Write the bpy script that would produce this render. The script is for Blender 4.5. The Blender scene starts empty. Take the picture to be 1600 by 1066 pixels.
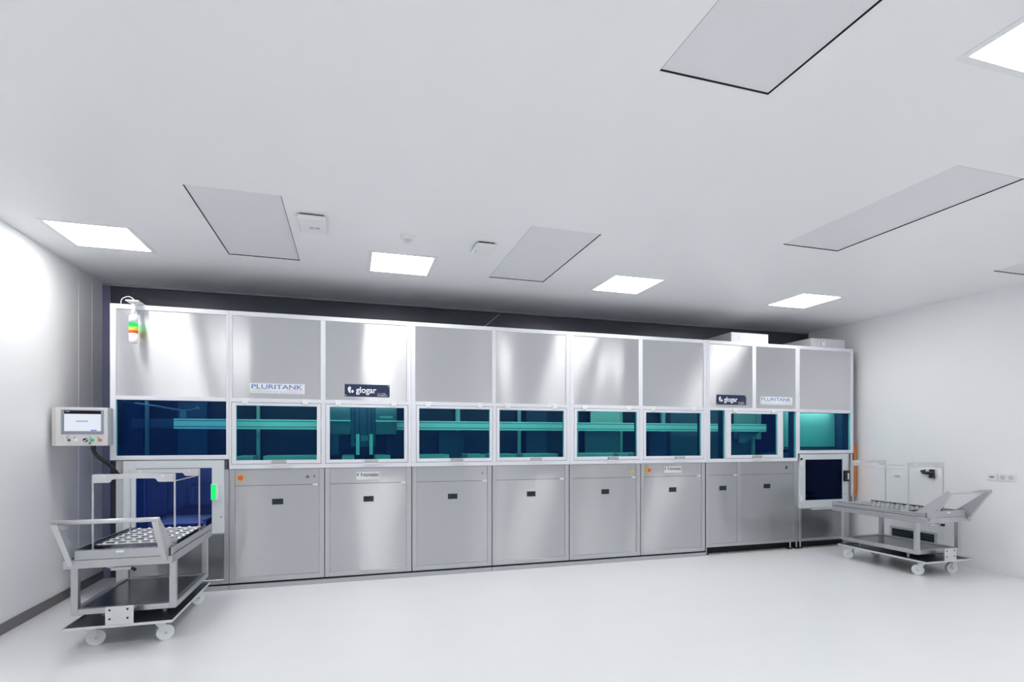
import bpy, bmesh, math, random
from mathutils import Vector, Matrix
random.seed(7)
C = bpy.context.scene.collection
PI = math.pi

# ------------------------------------------------------------------ materials
def nodes_of(name):
    m = bpy.data.materials.new(name)
    m.use_nodes = True
    nt = m.node_tree
    nt.nodes.clear()
    out = nt.nodes.new('ShaderNodeOutputMaterial')
    return m, nt, out

def N(nt, t, **kw):
    n = nt.nodes.new(t)
    for k, v in kw.items():
        setattr(n, k, v)
    return n

def pbr(name, col, rough=0.5, metal=0.0, spec=0.5, noise=0.0, nscale=6.0, bump=0.0, bscale=40.0, coat=0.0):
    m, nt, out = nodes_of(name)
    b = N(nt, 'ShaderNodeBsdfPrincipled')
    b.inputs['Base Color'].default_value = (*col, 1)
    b.inputs['Roughness'].default_value = rough
    b.inputs['Metallic'].default_value = metal
    b.inputs['Specular IOR Level'].default_value = spec
    b.inputs['Coat Weight'].default_value = coat
    tc = N(nt, 'ShaderNodeTexCoord')
    if noise > 0:
        nz = N(nt, 'ShaderNodeTexNoise')
        nz.inputs['Scale'].default_value = nscale
        nz.inputs['Detail'].default_value = 4
        nt.links.new(tc.outputs['Object'], nz.inputs['Vector'])
        mx = N(nt, 'ShaderNodeMix', data_type='RGBA')
        mx.inputs['A'].default_value = (*[c * (1 - noise) for c in col], 1)
        mx.inputs['B'].default_value = (*[min(1, c * (1 + noise)) for c in col], 1)
        nt.links.new(nz.outputs['Fac'], mx.inputs['Factor'])
        nt.links.new(mx.outputs['Result'], b.inputs['Base Color'])
    if bump > 0:
        nz = N(nt, 'ShaderNodeTexNoise')
        nz.inputs['Scale'].default_value = bscale
        nt.links.new(tc.outputs['Object'], nz.inputs['Vector'])
        bp = N(nt, 'ShaderNodeBump')
        bp.inputs['Strength'].default_value = bump
        bp.inputs['Distance'].default_value = 0.01
        nt.links.new(nz.outputs['Fac'], bp.inputs['Height'])
        nt.links.new(bp.outputs['Normal'], b.inputs['Normal'])
    nt.links.new(b.outputs['BSDF'], out.inputs['Surface'])
    return m

def brushed(name, col, rough=0.35, aniso=0.75, warp=0.25, wscale=1.6, core_rough=.165, core=.55):
    """Stainless sheet: horizontal grain (anisotropic) and a slow warp of the sheet."""
    m, nt, out = nodes_of(name)
    tg = N(nt, 'ShaderNodeTangent', direction_type='RADIAL', axis='Z')
    lobes = []
    for r_, a_ in ((core_rough, .60), (rough, aniso)):
        b = N(nt, 'ShaderNodeBsdfAnisotropic')
        b.inputs['Roughness'].default_value = r_
        b.inputs['Anisotropy'].default_value = a_
        b.inputs['Rotation'].default_value = 0.0
        nt.links.new(tg.outputs['Tangent'], b.inputs['Tangent'])
        lobes.append(b)
    tc = N(nt, 'ShaderNodeTexCoord')
    mp = N(nt, 'ShaderNodeMapping')
    mp.inputs['Scale'].default_value = (2.0, 2.0, 260.0)
    nt.links.new(tc.outputs['Object'], mp.inputs['Vector'])
    nz = N(nt, 'ShaderNodeTexNoise')
    nz.inputs['Scale'].default_value = 1.0
    nz.inputs['Detail'].default_value = 3
    nt.links.new(mp.outputs['Vector'], nz.inputs['Vector'])
    mx = N(nt, 'ShaderNodeMix', data_type='RGBA')
    mx.inputs['A'].default_value = (*[c * .965 for c in col], 1)
    mx.inputs['B'].default_value = (*[min(1, c * 1.035) for c in col], 1)
    nt.links.new(nz.outputs['Fac'], mx.inputs['Factor'])
    for b in lobes:
        nt.links.new(mx.outputs['Result'], b.inputs['Color'])
    # slow warp of the sheet, mostly sideways
    geo = N(nt, 'ShaderNodeNewGeometry')
    mp2 = N(nt, 'ShaderNodeMapping')
    mp2.inputs['Scale'].default_value = (1.0, 1.0, 0.4)
    nt.links.new(geo.outputs['Position'], mp2.inputs['Vector'])
    nw = N(nt, 'ShaderNodeTexNoise')
    nw.inputs['Scale'].default_value = wscale
    nw.inputs['Detail'].default_value = 1
    nt.links.new(mp2.outputs['Vector'], nw.inputs['Vector'])
    bp = N(nt, 'ShaderNodeBump')
    bp.inputs['Strength'].default_value = 1.0
    bp.inputs['Distance'].default_value = 0.06 * warp
    nt.links.new(nw.outputs['Fac'], bp.inputs['Height'])
    mxs = N(nt, 'ShaderNodeMixShader')
    mxs.inputs['Fac'].default_value = 1 - core
    for k, b in enumerate(lobes):
        nt.links.new(bp.outputs['Normal'], b.inputs['Normal'])
        nt.links.new(b.outputs['BSDF'], mxs.inputs[1 + k])
    nt.links.new(mxs.outputs['Shader'], out.inputs['Surface'])
    return m

def emit(name, col, strength):
    m, nt, out = nodes_of(name)
    e = N(nt, 'ShaderNodeEmission')
    e.inputs['Color'].default_value = (*col, 1)
    e.inputs['Strength'].default_value = strength
    nt.links.new(e.outputs['Emission'], out.inputs['Surface'])
    return m

def glass(name, tint, refl):
    """Tinted machine glazing: coloured transmission, coated reflection."""
    m, nt, out = nodes_of(name)
    t = N(nt, 'ShaderNodeBsdfTransparent')
    t.inputs['Color'].default_value = (*tint, 1)
    g = N(nt, 'ShaderNodeBsdfGlossy')
    g.inputs['Color'].default_value = (*refl, 1)
    g.inputs['Roughness'].default_value = 0.03
    f = N(nt, 'ShaderNodeFresnel')
    geo = N(nt, 'ShaderNodeNewGeometry')      # same reflectance on both faces of the sheet
    io = N(nt, 'ShaderNodeMath', operation='MULTIPLY_ADD')
    io.inputs[1].default_value = 1 / 1.5 - 1.5
    io.inputs[2].default_value = 1.5
    nt.links.new(geo.outputs['Backfacing'], io.inputs[0])
    nt.links.new(io.outputs[0], f.inputs['IOR'])
    mx = N(nt, 'ShaderNodeMixShader')
    nt.links.new(f.outputs['Fac'], mx.inputs['Fac'])
    nt.links.new(t.outputs['BSDF'], mx.inputs[1])
    nt.links.new(g.outputs['BSDF'], mx.inputs[2])
    nt.links.new(mx.outputs['Shader'], out.inputs['Surface'])
    return m

def perforated(name, col, hole, pitch):
    """Painted diffuser sheet with a grid of small punched holes."""
    m, nt, out = nodes_of(name)
    b = N(nt, 'ShaderNodeBsdfPrincipled')
    b.inputs['Roughness'].default_value = 0.5
    tc = N(nt, 'ShaderNodeTexCoord')
    sp = N(nt, 'ShaderNodeSeparateXYZ')
    nt.links.new(tc.outputs['Object'], sp.inputs['Vector'])
    ds = []
    for ax in ('X', 'Y'):
        pp = N(nt, 'ShaderNodeMath', operation='PINGPONG')
        pp.inputs[1].default_value = pitch / 2
        nt.links.new(sp.outputs[ax], pp.inputs[0])
        sq = N(nt, 'ShaderNodeMath', operation='POWER')
        sq.inputs[1].default_value = 2
        nt.links.new(pp.outputs[0], sq.inputs[0])
        ds.append(sq)
    ad = N(nt, 'ShaderNodeMath', operation='ADD')
    nt.links.new(ds[0].outputs[0], ad.inputs[0])
    nt.links.new(ds[1].outputs[0], ad.inputs[1])
    lt = N(nt, 'ShaderNodeMath', operation='LESS_THAN')
    lt.inputs[1].default_value = (pitch * 0.27) ** 2
    nt.links.new(ad.outputs[0], lt.inputs[0])
    mx = N(nt, 'ShaderNodeMix', data_type='RGBA')
    mx.inputs['A'].default_value = (*col, 1)
    mx.inputs['B'].default_value = (*hole, 1)
    nt.links.new(lt.outputs[0], mx.inputs['Factor'])
    nt.links.new(mx.outputs['Result'], b.inputs['Base Color'])
    nt.links.new(b.outputs['BSDF'], out.inputs['Surface'])
    return m

WHITE_L = 16.6
M = dict(
    wall=pbr('wall_paint', (.94, .946, .957), .42, spec=.4, noise=.012, nscale=2.0),
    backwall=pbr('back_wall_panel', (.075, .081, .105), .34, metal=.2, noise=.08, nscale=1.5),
    ceil=pbr('ceiling_paint', (.925, .932, .942), .38, spec=.45, noise=.01, nscale=1.5),
    floor=pbr('floor_epoxy', (.90, .905, .92), .30, spec=.45, noise=.02, nscale=2.5),
    base=pbr('baseboard_metal', (.24, .225, .23), .4, metal=.6, noise=.1, nscale=8),
    seam=pbr('seam_sealant', (.95, .95, .96), .5, noise=.02),
    alu=pbr('aluminium_frame', (.80, .815, .87), .38, spec=.4, noise=.015, nscale=5),
    door=pbr('door_white', (.70, .75, .78), .4, noise=.02, nscale=5),
    steel=brushed('brushed_sheet', (.73, .735, .755), .35, .75, .35),
    steel_low=brushed('brushed_sheet_low', (.765, .775, .80), .43, .82, .25, core=.3),
    tube=pbr('steel_tube', (.56, .565, .59), .36, metal=1.0, noise=.06, nscale=12),
    tube_light=pbr('satin_tube', (.74, .74, .76), .45, metal=.6, noise=.04, nscale=12),
    sheet=pbr('shelf_sheet', (.12, .13, .14), .2, metal=1.0, noise=.08, nscale=6),
    dark_sheet=pbr('dark_sheet', (.14, .165, .175), .35, metal=.8, noise=.1, nscale=6),
    sheet_refl_dark=brushed('brushed_sheet_refl_dark', (.36, .375, .39), .34, .7, .25, core=.6),  # base darkened to carry the carts' dark reflection in the station panels
    handle=pbr('handle_steel', (.67, .67, .69), .4, metal=.85, noise=.04, nscale=12),
    corner=pbr('corner_tint', (.20, .215, .33), .4, noise=.05, nscale=1.5),
    robot=pbr('robot_cover', (.13, .13, .17), .5, noise=.05, nscale=3),
    plinth=pbr('plinth_steel', (.50, .52, .55), .4, metal=1.0, noise=.06, nscale=5),
    black=pbr('black_plastic', (.012, .013, .016), .45, noise=.1, nscale=30),
    void=pbr('dark_recess', (.008, .009, .012), .7, noise=.1),
    recess=pbr('black_recess', (.008, .018, .022), .4, noise=.1),
    pane=glass('teal_pane', (.52, .965, .905), (.08, .17, .8)),
    pane_mid=glass('blue_teal_pane', (.46, .86, .91), (.08, .18, .8)),
    pane_dark=glass('dark_blue_pane', (.42, .45, .60), (.10, .18, .5)),
    pane_blue=glass('blue_pane', (.52, .62, .89), (.12, .28, .9)),
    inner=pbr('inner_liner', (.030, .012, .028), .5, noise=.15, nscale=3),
    inner_mid=pbr('inner_panel', (.075, .065, .13), .5, noise=.06, nscale=3),
    inner_white=pbr('inner_white', (.66, .68, .69), .5, noise=.03, nscale=3),
    inner_grey=pbr('inner_grey', (.19, .18, .25), .5, noise=.05, nscale=3),
    chamber=pbr('chamber_liner', (.22, .22, .26), .38, metal=.4, noise=.1, nscale=3),
    beam=pbr('beam_alu', (.86, .87, .88), .4, noise=.02),
    white=pbr('white_plastic', (.86, .87, .88), .4, noise=.01),
    caster=pbr('caster_white', (.80, .835, .84), .4, noise=.03, nscale=20),
    hmi=pbr('panel_housing', (.80, .785, .765), .42, metal=.35, noise=.04, nscale=15),
    bezel=pbr('bezel_grey', (.30, .33, .41), .4, noise=.03),
    orange=pbr('orange_paint', (.78, .20, .012), .4, noise=.05),
    red=pbr('red_orange_knob', (.85, .13, .03), .35, noise=.04),
    yellow=pbr('yellow_plate', (.85, .62, .12), .4, noise=.04),
    navy=pbr('navy_sign', (.012, .026, .085), .35, noise=.05),
    blue=pbr('sign_blue', (.02, .16, .52), .4, noise=.02),
    paleblue=pbr('sign_pale_blue', (.40, .52, .75), .4, noise=.02),
    green=pbr('sign_green', (.40, .72, .62), .4, noise=.02),
    teal=pbr('sign_teal', (.02, .20, .18), .4, noise=.02),
    pink=pbr('sign_pink', (.80, .38, .50), .4, noise=.02),
    ink=pbr('sign_ink', (.03, .04, .06), .4, noise=.02),
    gold=pbr('sign_gold', (.55, .48, .18), .4, noise=.02),
    greyink=pbr('grey_ink', (.18, .18, .19), .5, noise=.02),
    brown=pbr('brown_spot', (.25, .13, .06), .6, noise=.2),
    amber=pbr('amber_lens', (.85, .62, .02), .25, noise=.03),
    redlens=pbr('red_lens', (.62, .10, .03), .25, noise=.03),
    box=pbr('filter_box', (.62, .63, .655), .4, noise=.03),
    perf=perforated('perforated_diffuser', (.87, .875, .90), (.62, .625, .64), .0065),
    fill_glow=emit('added_fill_glow', (.95, 1.0, 1.0), 14.0),
    light=emit('diffuser_glow', (1.0, .985, .97), WHITE_L),
    glow_green=emit('green_glow', (.02, 1.0, .22), 1.0),
    screen=emit('screen_glow', (.84, .90, 1.0), .92),
    screen_dark=emit('screen_bar', (.03, .03, .05), .5),
    screen_blue=emit('screen_text', (.45, .66, .86), .8),
    screen_foot=emit('screen_foot', (.20, .22, .75), .8),
)

# ------------------------------------------------------------------ mesh builder
class MB:
    def __init__(s):
        s.bm = bmesh.new()

    def _bev(s, vs, bev, seg=1):
        if bev > 0:
            es = list({e for v in vs for e in v.link_edges})
            bmesh.ops.bevel(s.bm, geom=es, offset=bev, segments=seg, profile=.5, affect='EDGES', clamp_overlap=True)

    def box(s, x0, x1, y0, y1, z0, z1, bev=0.0, seg=1):
        r = bmesh.ops.create_cube(s.bm, size=1.0)
        vs = r['verts']
        for v in vs:
            v.co = Vector((x0 + (v.co.x + .5) * (x1 - x0), y0 + (v.co.y + .5) * (y1 - y0), z0 + (v.co.z + .5) * (z1 - z0)))
        s._bev(vs, bev, seg)
        return s

    def cyl(s, p, q, r, seg=16, r2=None):
        p, q = Vector(p), Vector(q)
        d = q - p
        rot = d.to_track_quat('Z', 'Y').to_matrix().to_4x4()
        mt = Matrix.Translation((p + q) / 2) @ rot
        bmesh.ops.create_cone(s.bm, cap_ends=True, segments=seg, radius1=r, radius2=r if r2 is None else r2, depth=d.length, matrix=mt)
        return s

    def prism(s, pts, vec):
        """closed polygon (3D points) swept along vec"""
        vec = Vector(vec)
        a = [s.bm.verts.new(Vector(p)) for p in pts]
        b = [s.bm.verts.new(Vector(p) + vec) for p in pts]
        s.bm.faces.new(a)
        s.bm.faces.new(list(reversed(b)))
        n = len(a)
        for i in range(n):
            j = (i + 1) % n
            s.bm.faces.new((a[i], b[i], b[j], a[j]))
        return s

    def ring(s, x0, x1, z0, z1, w, y0, y1, wb=None, wt=None, bev=0.0):
        """rectangular frame in the XZ plane"""
        wb = w if wb is None else wb
        wt = w if wt is None else wt
        s.box(x0, x0 + w, y0, y1, z0, z1, bev)
        s.box(x1 - w, x1, y0, y1, z0, z1, bev)
        s.box(x0 + w, x1 - w, y0, y1, z0, z0 + wb, bev)
        s.box(x0 + w, x1 - w, y0, y1, z1 - wt, z1, bev)
        return s

    def lathe(s, prof, cx, cy, seg=32):
        """profile of (radius, z) about a vertical axis"""
        rings = []
        for r, z in prof:
            rings.append([s.bm.verts.new((cx + r * math.cos(2 * PI * i / seg), cy + r * math.sin(2 * PI * i / seg), z)) for i in range(seg)])
        for a, b in zip(rings, rings[1:]):
            for i in range(seg):
                j = (i + 1) % seg
                s.bm.faces.new((a[i], a[j], b[j], b[i]))
        s.bm.faces.new(list(reversed(rings[0])))
        s.bm.faces.new(rings[-1])
        return s

    def tube(s, pts, r, seg=12):
        pts = [Vector(p) for p in pts]
        # Catmull-Rom smoothing
        P = []
        for i in range(len(pts) - 1):
            p0 = pts[max(i - 1, 0)]; p1 = pts[i]; p2 = pts[i + 1]; p3 = pts[min(i + 2, len(pts) - 1)]
            for k in range(8):
                t = k / 8
                P.append(.5 * ((2 * p1) + (-p0 + p2) * t + (2 * p0 - 5 * p1 + 4 * p2 - p3) * t * t + (-p0 + 3 * p1 - 3 * p2 + p3) * t ** 3))
        P.append(pts[-1])
        rings = []
        up = Vector((0, 0, 1))
        for i, p in enumerate(P):
            d = (P[min(i + 1, len(P) - 1)] - P[max(i - 1, 0)]).normalized()
            a = d.cross(up)
            if a.length < 1e-3:
                a = d.cross(Vector((0, 1, 0)))
            a.normalize()
            b = d.cross(a).normalized()
            rings.append([s.bm.verts.new(p + r * (math.cos(2 * PI * k / seg) * a + math.sin(2 * PI * k / seg) * b)) for k in range(seg)])
        for a, b in zip(rings, rings[1:]):
            for i in range(seg):
                j = (i + 1) % seg
                s.bm.faces.new((a[i], a[j], b[j], b[i]))
        s.bm.faces.new(list(reversed(rings[0])))
        s.bm.faces.new(rings[-1])
        return s

    def build(s, name, mat, parent=None, smooth=False):
        o_loc = Vector((0, 0, 0))
        if parent is not None:
            o_loc = ORIGIN[parent]
        bmesh.ops.recalc_face_normals(s.bm, faces=s.bm.faces)
        if o_loc.length > 0:
            bmesh.ops.translate(s.bm, verts=s.bm.verts, vec=-o_loc)
        me = bpy.data.meshes.new(name)
        s.bm.to_mesh(me)
        s.bm.free()
        me.materials.append(mat)
        if smooth:
            for p in me.polygons:
                p.use_smooth = len(p.vertices) == 4
        o = bpy.data.objects.new(name, me)
        C.objects.link(o)
        if parent is not None:
            o.parent = parent
        ORIGIN[o] = o_loc
        return o

class FrameMB(MB):
    """front aluminium members, each with a dark inner reveal behind it"""
    def __init__(s):
        super().__init__()
        s.back = MB()

    def box(s, x0, x1, y0, y1, z0, z1, bev=0.0, seg=1):
        super().box(x0, x1, y0, 5.962, z0, z1, bev, seg)
        s.back.box(x0, x1, 5.9623, y1, z0, z1)
        return s

    def build_pair(s, t):
        s.build('frame', M['alu'], t)
        s.back.build('inner_frame', M['void'], t)

ORIGIN = {}

def tag(o, label, cat, group=None):
    o['label'] = label
    o['category'] = cat
    if group:
        o['group'] = group
    return o

def thing(name, loc, label, cat, group=None):
    o = bpy.data.objects.new(name, None)
    C.objects.link(o)
    o.location = loc
    o.empty_display_size = .1
    ORIGIN[o] = Vector(loc)
    return tag(o, label, cat, group)

def struct(name, mb, mat, parent=None):
    o = mb.build(name, mat, parent)
    if parent is None:
        o['kind'] = 'structure'
    return o

def plabel(o, text):
    o['label'] = text
    return o

def copy_tree(o, parent=None):
    c = o.copy()
    C.objects.link(c)
    ORIGIN[c] = ORIGIN.get(o, Vector((0, 0, 0)))
    if parent is not None:
        c.parent = parent
    for ch in list(o.children):
        copy_tree(ch, c)
    return c

def text_mesh(s, bold=0.0, spacing=1.0):
    cu = bpy.data.curves.new('lettering', 'FONT')
    cu.body = s
    cu.offset = bold
    cu.space_character = spacing
    cu.extrude = .02
    cu.resolution_u = 4
    t = bpy.data.objects.new('lettering', cu)
    C.objects.link(t)
    dg = bpy.context.evaluated_depsgraph_get()
    dg.update()
    me = bpy.data.meshes.new_from_object(t.evaluated_get(dg))
    bpy.data.objects.remove(t)
    return me

def lettering(s, x0, x1, z0, z1, y, mat, parent, bold=0.0, spacing=1.0, name='lettering'):
    """letters filling the rectangle x0..x1, z0..z1 on a vertical face at y, facing -y"""
    me = text_mesh(s, bold, spacing)
    xs = [v.co.x for v in me.vertices]; ys = [v.co.y for v in me.vertices]; zs = [v.co.z for v in me.vertices]
    a, b, c, d = min(xs), max(xs), min(ys), max(ys)
    zc, zh = (min(zs) + max(zs)) / 2, max(1e-6, max(zs) - min(zs))
    L = ORIGIN[parent]
    for v in me.vertices:
        X = x0 + (v.co.x - a) / (b - a) * (x1 - x0)
        Z = z0 + (v.co.y - c) / (d - c) * (z1 - z0)
        Y = y - .0004 - (v.co.z - zc) / zh * .0012
        v.co = Vector((X, Y, Z)) - L
    me.materials.clear()
    me.materials.append(mat)
    o = bpy.data.objects.new(name, me)
    C.objects.link(o)
    o.parent = parent
    ORIGIN[o] = L
    return o

# ------------------------------------------------------------------ the room
XL, XR, YB, YF, H = -2.58, 6.95, 6.85, -1.25, 3.19
struct('floor', MB().box(XL - .1, XR + .1, YF - .1, YB + .1, -.1, 0), M['floor'])
struct('wall_left', MB().box(XL - .1, XL, YF, YB, 0, H), M['wall'])
struct('wall_right', MB().box(XR, XR + .1, YF, YB, 0, H), M['wall'])
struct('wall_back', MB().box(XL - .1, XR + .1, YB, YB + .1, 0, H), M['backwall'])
struct('wall_front', MB().box(XL - .1, XR + .1, YF - .1, YF, 0, H), M['wall'])
struct('baseboard_left', MB().box(XL, XL + .012, YF, YB, 0, .085, .002), M['base'])
struct('trim_corner_tint', MB().box(XL + .002, -2.505, YB - .012, YB, 0, H - .023), M['corner'])  # added strip with the corner's bluish light painted into its colour
struct('trim_1', MB().box(XL, XL + .002, 6.312, 6.318, .085, H), M['seam'])
struct('trim_2', MB().box(XL, XL + .002, 6.600, 6.606, .085, H), M['seam'])
struct('trim_3', MB().box(XL, XR, YB - .018, YB, H - .022, H, .006), M['plinth'])
struct('trim_4', MB().prism([(1.430, YB - .002, 2.775), (1.436, YB - .002, 2.775), (1.880, YB - .002, 3.16), (1.874, YB - .002, 3.16)], (0, .002, 0)), M['seam'])

LIGHT_X = [-2.0, .46, 2.885, 5.29]
LIGHT_Y = [5.285, 1.42]
LS = .60
HEPA = [(-.77, 4.745), (1.672, 4.745), (3.882, 3.10), (1.655, 1.47), (6.47, 3.10)]
HW, HL = .595, 1.395
holes = [(x - LS / 2, x + LS / 2, y - LS / 2, y + LS / 2) for x in LIGHT_X for y in LIGHT_Y]
holes += [(x - HW / 2 - .0055, x + HW / 2 + .0055, y - HL / 2 - .0055, y + HL / 2 + .0055) for x, y in HEPA]

def plate_with_holes(x0, x1, y0, y1, z0, z1, hs):
    mb = MB()
    xs = sorted({x0, x1, *[h[0] for h in hs], *[h[1] for h in hs]})
    ys = sorted({y0, y1, *[h[2] for h in hs], *[h[3] for h in hs]})
    nx, ny = len(xs) - 1, len(ys) - 1
    solid = [[not any(h[0] - 1e-6 <= (xs[i] + xs[i + 1]) / 2 <= h[1] + 1e-6 and h[2] - 1e-6 <= (ys[j] + ys[j + 1]) / 2 <= h[3] + 1e-6 for h in hs)
              for j in range(ny)] for i in range(nx)]
    vt = {}
    def v(i, j, z):
        k = (i, j, z)
        if k not in vt:
            vt[k] = mb.bm.verts.new((xs[i], ys[j], z))
        return vt[k]
    def on(i, j):
        return 0 <= i < nx and 0 <= j < ny and solid[i][j]
    for i in range(nx):
        for j in range(ny):
            if not solid[i][j]:
                continue
            mb.bm.faces.new((v(i, j, z0), v(i, j + 1, z0), v(i + 1, j + 1, z0), v(i + 1, j, z0)))
            mb.bm.faces.new((v(i, j, z1), v(i + 1, j, z1), v(i + 1, j + 1, z1), v(i, j + 1, z1)))
            for di, dj, a, b in ((-1, 0, (i, j), (i, j + 1)), (1, 0, (i + 1, j + 1), (i + 1, j)), (0, -1, (i + 1, j), (i, j)), (0, 1, (i, j + 1), (i + 1, j + 1))):
                if not on(i + di, j + dj):
                    mb.bm.faces.new((v(*a, z0), v(*b, z0), v(*b, z1), v(*a, z1)))
    return mb

struct('ceiling', plate_with_holes(XL - .1, XR + .1, YF - .1, YB + .1, H, H + .08, holes), M['ceil'])

# ceiling lights
light_where = {
    (0, 0): 'square white ceiling light panel glowing near the left wall',
    (1, 0): 'square ceiling light panel glowing beside the round ceiling sensor',
    (2, 0): 'square glowing ceiling light right of the grey filter panel, third of the far row',
    (3, 0): 'square glowing ceiling light nearest the right wall in the far row',
    (2, 1): 'large glowing ceiling light cut off at the upper right corner',
    (0, 1): 'square ceiling light in the near row by the left wall, outside the view',
    (1, 1): 'square ceiling light in the near row above the viewer, outside the view',
    (3, 1): 'square ceiling light in the near row by the right wall, outside the view'}
proto = None
for (i, j), lab in light_where.items():
    loc = (LIGHT_X[i], LIGHT_Y[j], H)
    if proto is None:
        t = proto = thing('ceiling_light', loc, lab, 'ceiling light', 'square ceiling light panels')
        h = LS / 2
        fr = MB()
        x, y = loc[0], loc[1]
        # flange frame hugging the ceiling
        a, b = h - .022, h + .014
        fr.box(x - b, x + b, y - b, y - a, H - .004, H, .001)
        fr.box(x - b, x + b, y + a, y + b, H - .004, H, .001)
        fr.box(x - b, x - a, y - a, y + a, H - .004, H, .001)
        fr.box(x + a, x + b, y - a, y + a, H - .004, H, .001)
        fr.build('light_frame', M['white'], t)
        MB().box(x - h + .003, x + h - .003, y - h + .003, y + h - .003, H + .0005, H + .03).build('diffuser', M['light'], t)
    else:
        t = copy_tree(proto)
        t.location = loc
        t['label'] = lab
        ORIGIN[t] = Vector(loc)

# filter outlets
hepa_lab = ['grey perforated ceiling filter panel left of the square relay box',
            'grey perforated ceiling filter panel between two far ceiling lights',
            'grey perforated ceiling filter panel at right, slanting up to the right edge',
            'big nearest grey perforated ceiling filter panel cut off by the top edge',
            'grey ceiling filter panel by the right wall, only its dark edge showing']
proto = None
for (x, y), lab in zip(HEPA, hepa_lab):
    if proto is None:
        t = proto = thing('ceiling_filter', (x, y, H), lab, 'air filter panel', 'ceiling filter panels')
        MB().box(x - HW / 2, x + HW / 2, y - HL / 2, y + HL / 2, H + .006, H + .012, .001).build('perforated_sheet', M['perf'], t)
        a, b = HW / 2 + .0053, HL / 2 + .0053
        hz = MB()
        hz.box(x - a, x + a, y - b, y + b, H + .05, H + .07)
        for q in ((x - a, x - a + .002, y - b, y + b), (x + a - .002, x + a, y - b, y + b), (x - a, x + a, y - b, y - b + .002), (x - a, x + a, y + b - .002, y + b)):
            hz.box(*q, H + .0005, H + .05)
        hz.build('housing', M['void'], t)
    else:
        t = copy_tree(proto)
        t.location = (x, y, H)
        t['label'] = lab

# small devices on the ceiling
t = thing('ceiling_access_box', (-.285, 4.42, H), 'white rounded relay box with grey lettering on the ceiling beside left filter panel', 'ceiling device')
MB().box(-.37, -.20, 4.30, 4.55, H - .012, H).build('mounting_plate', M['black'], t)
cv = MB().box(-.39, -.18, 4.275, 4.575, H - .05, H - .012, .014, 3).build('cover', M['white'], t)
me = text_mesh('AP-150', .01)
xs = [v.co.x for v in me.vertices]; ys = [v.co.y for v in me.vertices]
for v in me.vertices:
    u = (v.co.x - min(xs)) / (max(xs) - min(xs)) - .5
    w = (v.co.y - min(ys)) / (max(ys) - min(ys)) - .5
    v.co = Vector((-.272 - u * .075, 4.44 + w * -.035, H - .0507 - (v.co.z > 0) * .0006)) - Vector((-.285, 4.42, H))
me.materials.clear(); me.materials.append(M['greyink'])
o = bpy.data.objects.new('lettering', me); C.objects.link(o); o.parent = cv; ORIGIN[o] = ORIGIN[t]

t = thing('motion_sensor', (.45, 4.56, H), 'round white motion sensor dome on the ceiling above the second light', 'sensor')
MB().lathe([(.062, H), (.062, H - .012), (.055, H - .022), (.034, H - .026)], .45, 4.56).build('housing', M['white'], t, True)
MB().lathe([(.033, H - .026), (.030, H - .038), (.020, H - .048), (.006, H - .052)], .45, 4.56).build('lens', pbr('sensor_lens', (.66, .67, .70), .3, noise=.02), t, True)

t = thing('ceiling_detector', (1.11, 4.58, H), 'small white rounded box on the ceiling left of the middle filter panel', 'ceiling device')
MB().box(1.04, 1.18, 4.48, 4.68, H - .012, H).build('mounting_plate', M['black'], t)
MB().box(1.02, 1.20, 4.46, 4.70, H - .042, H - .012, .014, 3).build('cover', M['white'], t)
MB().cyl((1.043, 4.60, H - .0415), (1.043, 4.60, H - .0432), .007).build('indicator', M['greyink'], t)

# ------------------------------------------------------------------ the process line: upper enclosures
FY = 5.92                     # front face of the upper frame
CY = 5.955                    # front face of the lower cabinets
ZT, ZPT, ZPB, ZST, ZSB, ZB = 2.78, 2.735, 1.915, 1.873, 1.251, 1.205
DY = 6.06                     # back of front frame members
BK = 6.74                     # inner back

def hinge(x, parent):
    mb = MB()
    mb.box(x - .040, x + .040, FY - .012, FY, ZST + .006, ZST + .038, .004)
    mb.box(x - .028, x + .028, FY - .018, FY, ZST - .016, ZST + .010, .004)
    mb.cyl((x - .018, FY - .016, ZST - .018), (x - .018, FY, ZST - .018), .006, 10)
    mb.cyl((x + .018, FY - .016, ZST - .018), (x + .018, FY, ZST - .018), .006, 10)
    return mb.build('hinge', M['white'], parent)

def pull(x, parent):
    z0, z1 = ZSB + .004, ZSB + .040
    MB().box(x - .092, x + .092, FY - .034, FY, z0 - .016, z0 - .004, .003).build('handle_lip', M['white'], parent)
    mb = MB()
    mb.prism([(x - .075, FY - .006, z0 - .003), (x + .075, FY - .006, z0 - .003), (x + .066, FY - .006, z1), (x - .066, FY - .006, z1)], (0, .006, 0))
    mb.box(x - .066, x - .054, FY - .026, FY - .006, z0 - .0035, z1 - .006, .002)
    mb.box(x + .054, x + .066, FY - .026, FY - .006, z0 - .0035, z1 - .006, .002)
    mb.box(x - .066, x + .066, FY - .030, FY - .022, z0 + .006, z1 - .006, .002)
    return mb.build('pull_handle', M['tube'], parent)

def sash(x0, x1, g0, g1, gb, gt, hx, parent):
    s = MB().ring(x0 + .004, x1 - .004, ZSB + .004, ZST - .004, g0 - x0 - .004, FY - .002, FY + .038,
                  wb=gb - ZSB - .004, wt=ZST - .004 - gt, bev=.0015)
    s = s.build('window_sash', M['alu'], parent)
    MB().box(g0 - .008, g1 + .008, FY + .012, FY + .018, gb - .008, gt + .008).build('pane', M['pane'], s)
    # dark gasket behind the pane edge
    w = x1 - x0
    hinge(x0 + w * .15, s)
    hinge(x0 + w * .82, s)
    pull(hx, s)
    return s

def upper_panel(x0, x1, parent, z0=ZPB, z1=ZPT):
    return MB().box(x0 + .0015, x1 - .0015, FY + .010, FY + .016, z0 + .0015, z1 - .0015).build('upper_panel', M['steel'], parent)

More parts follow.
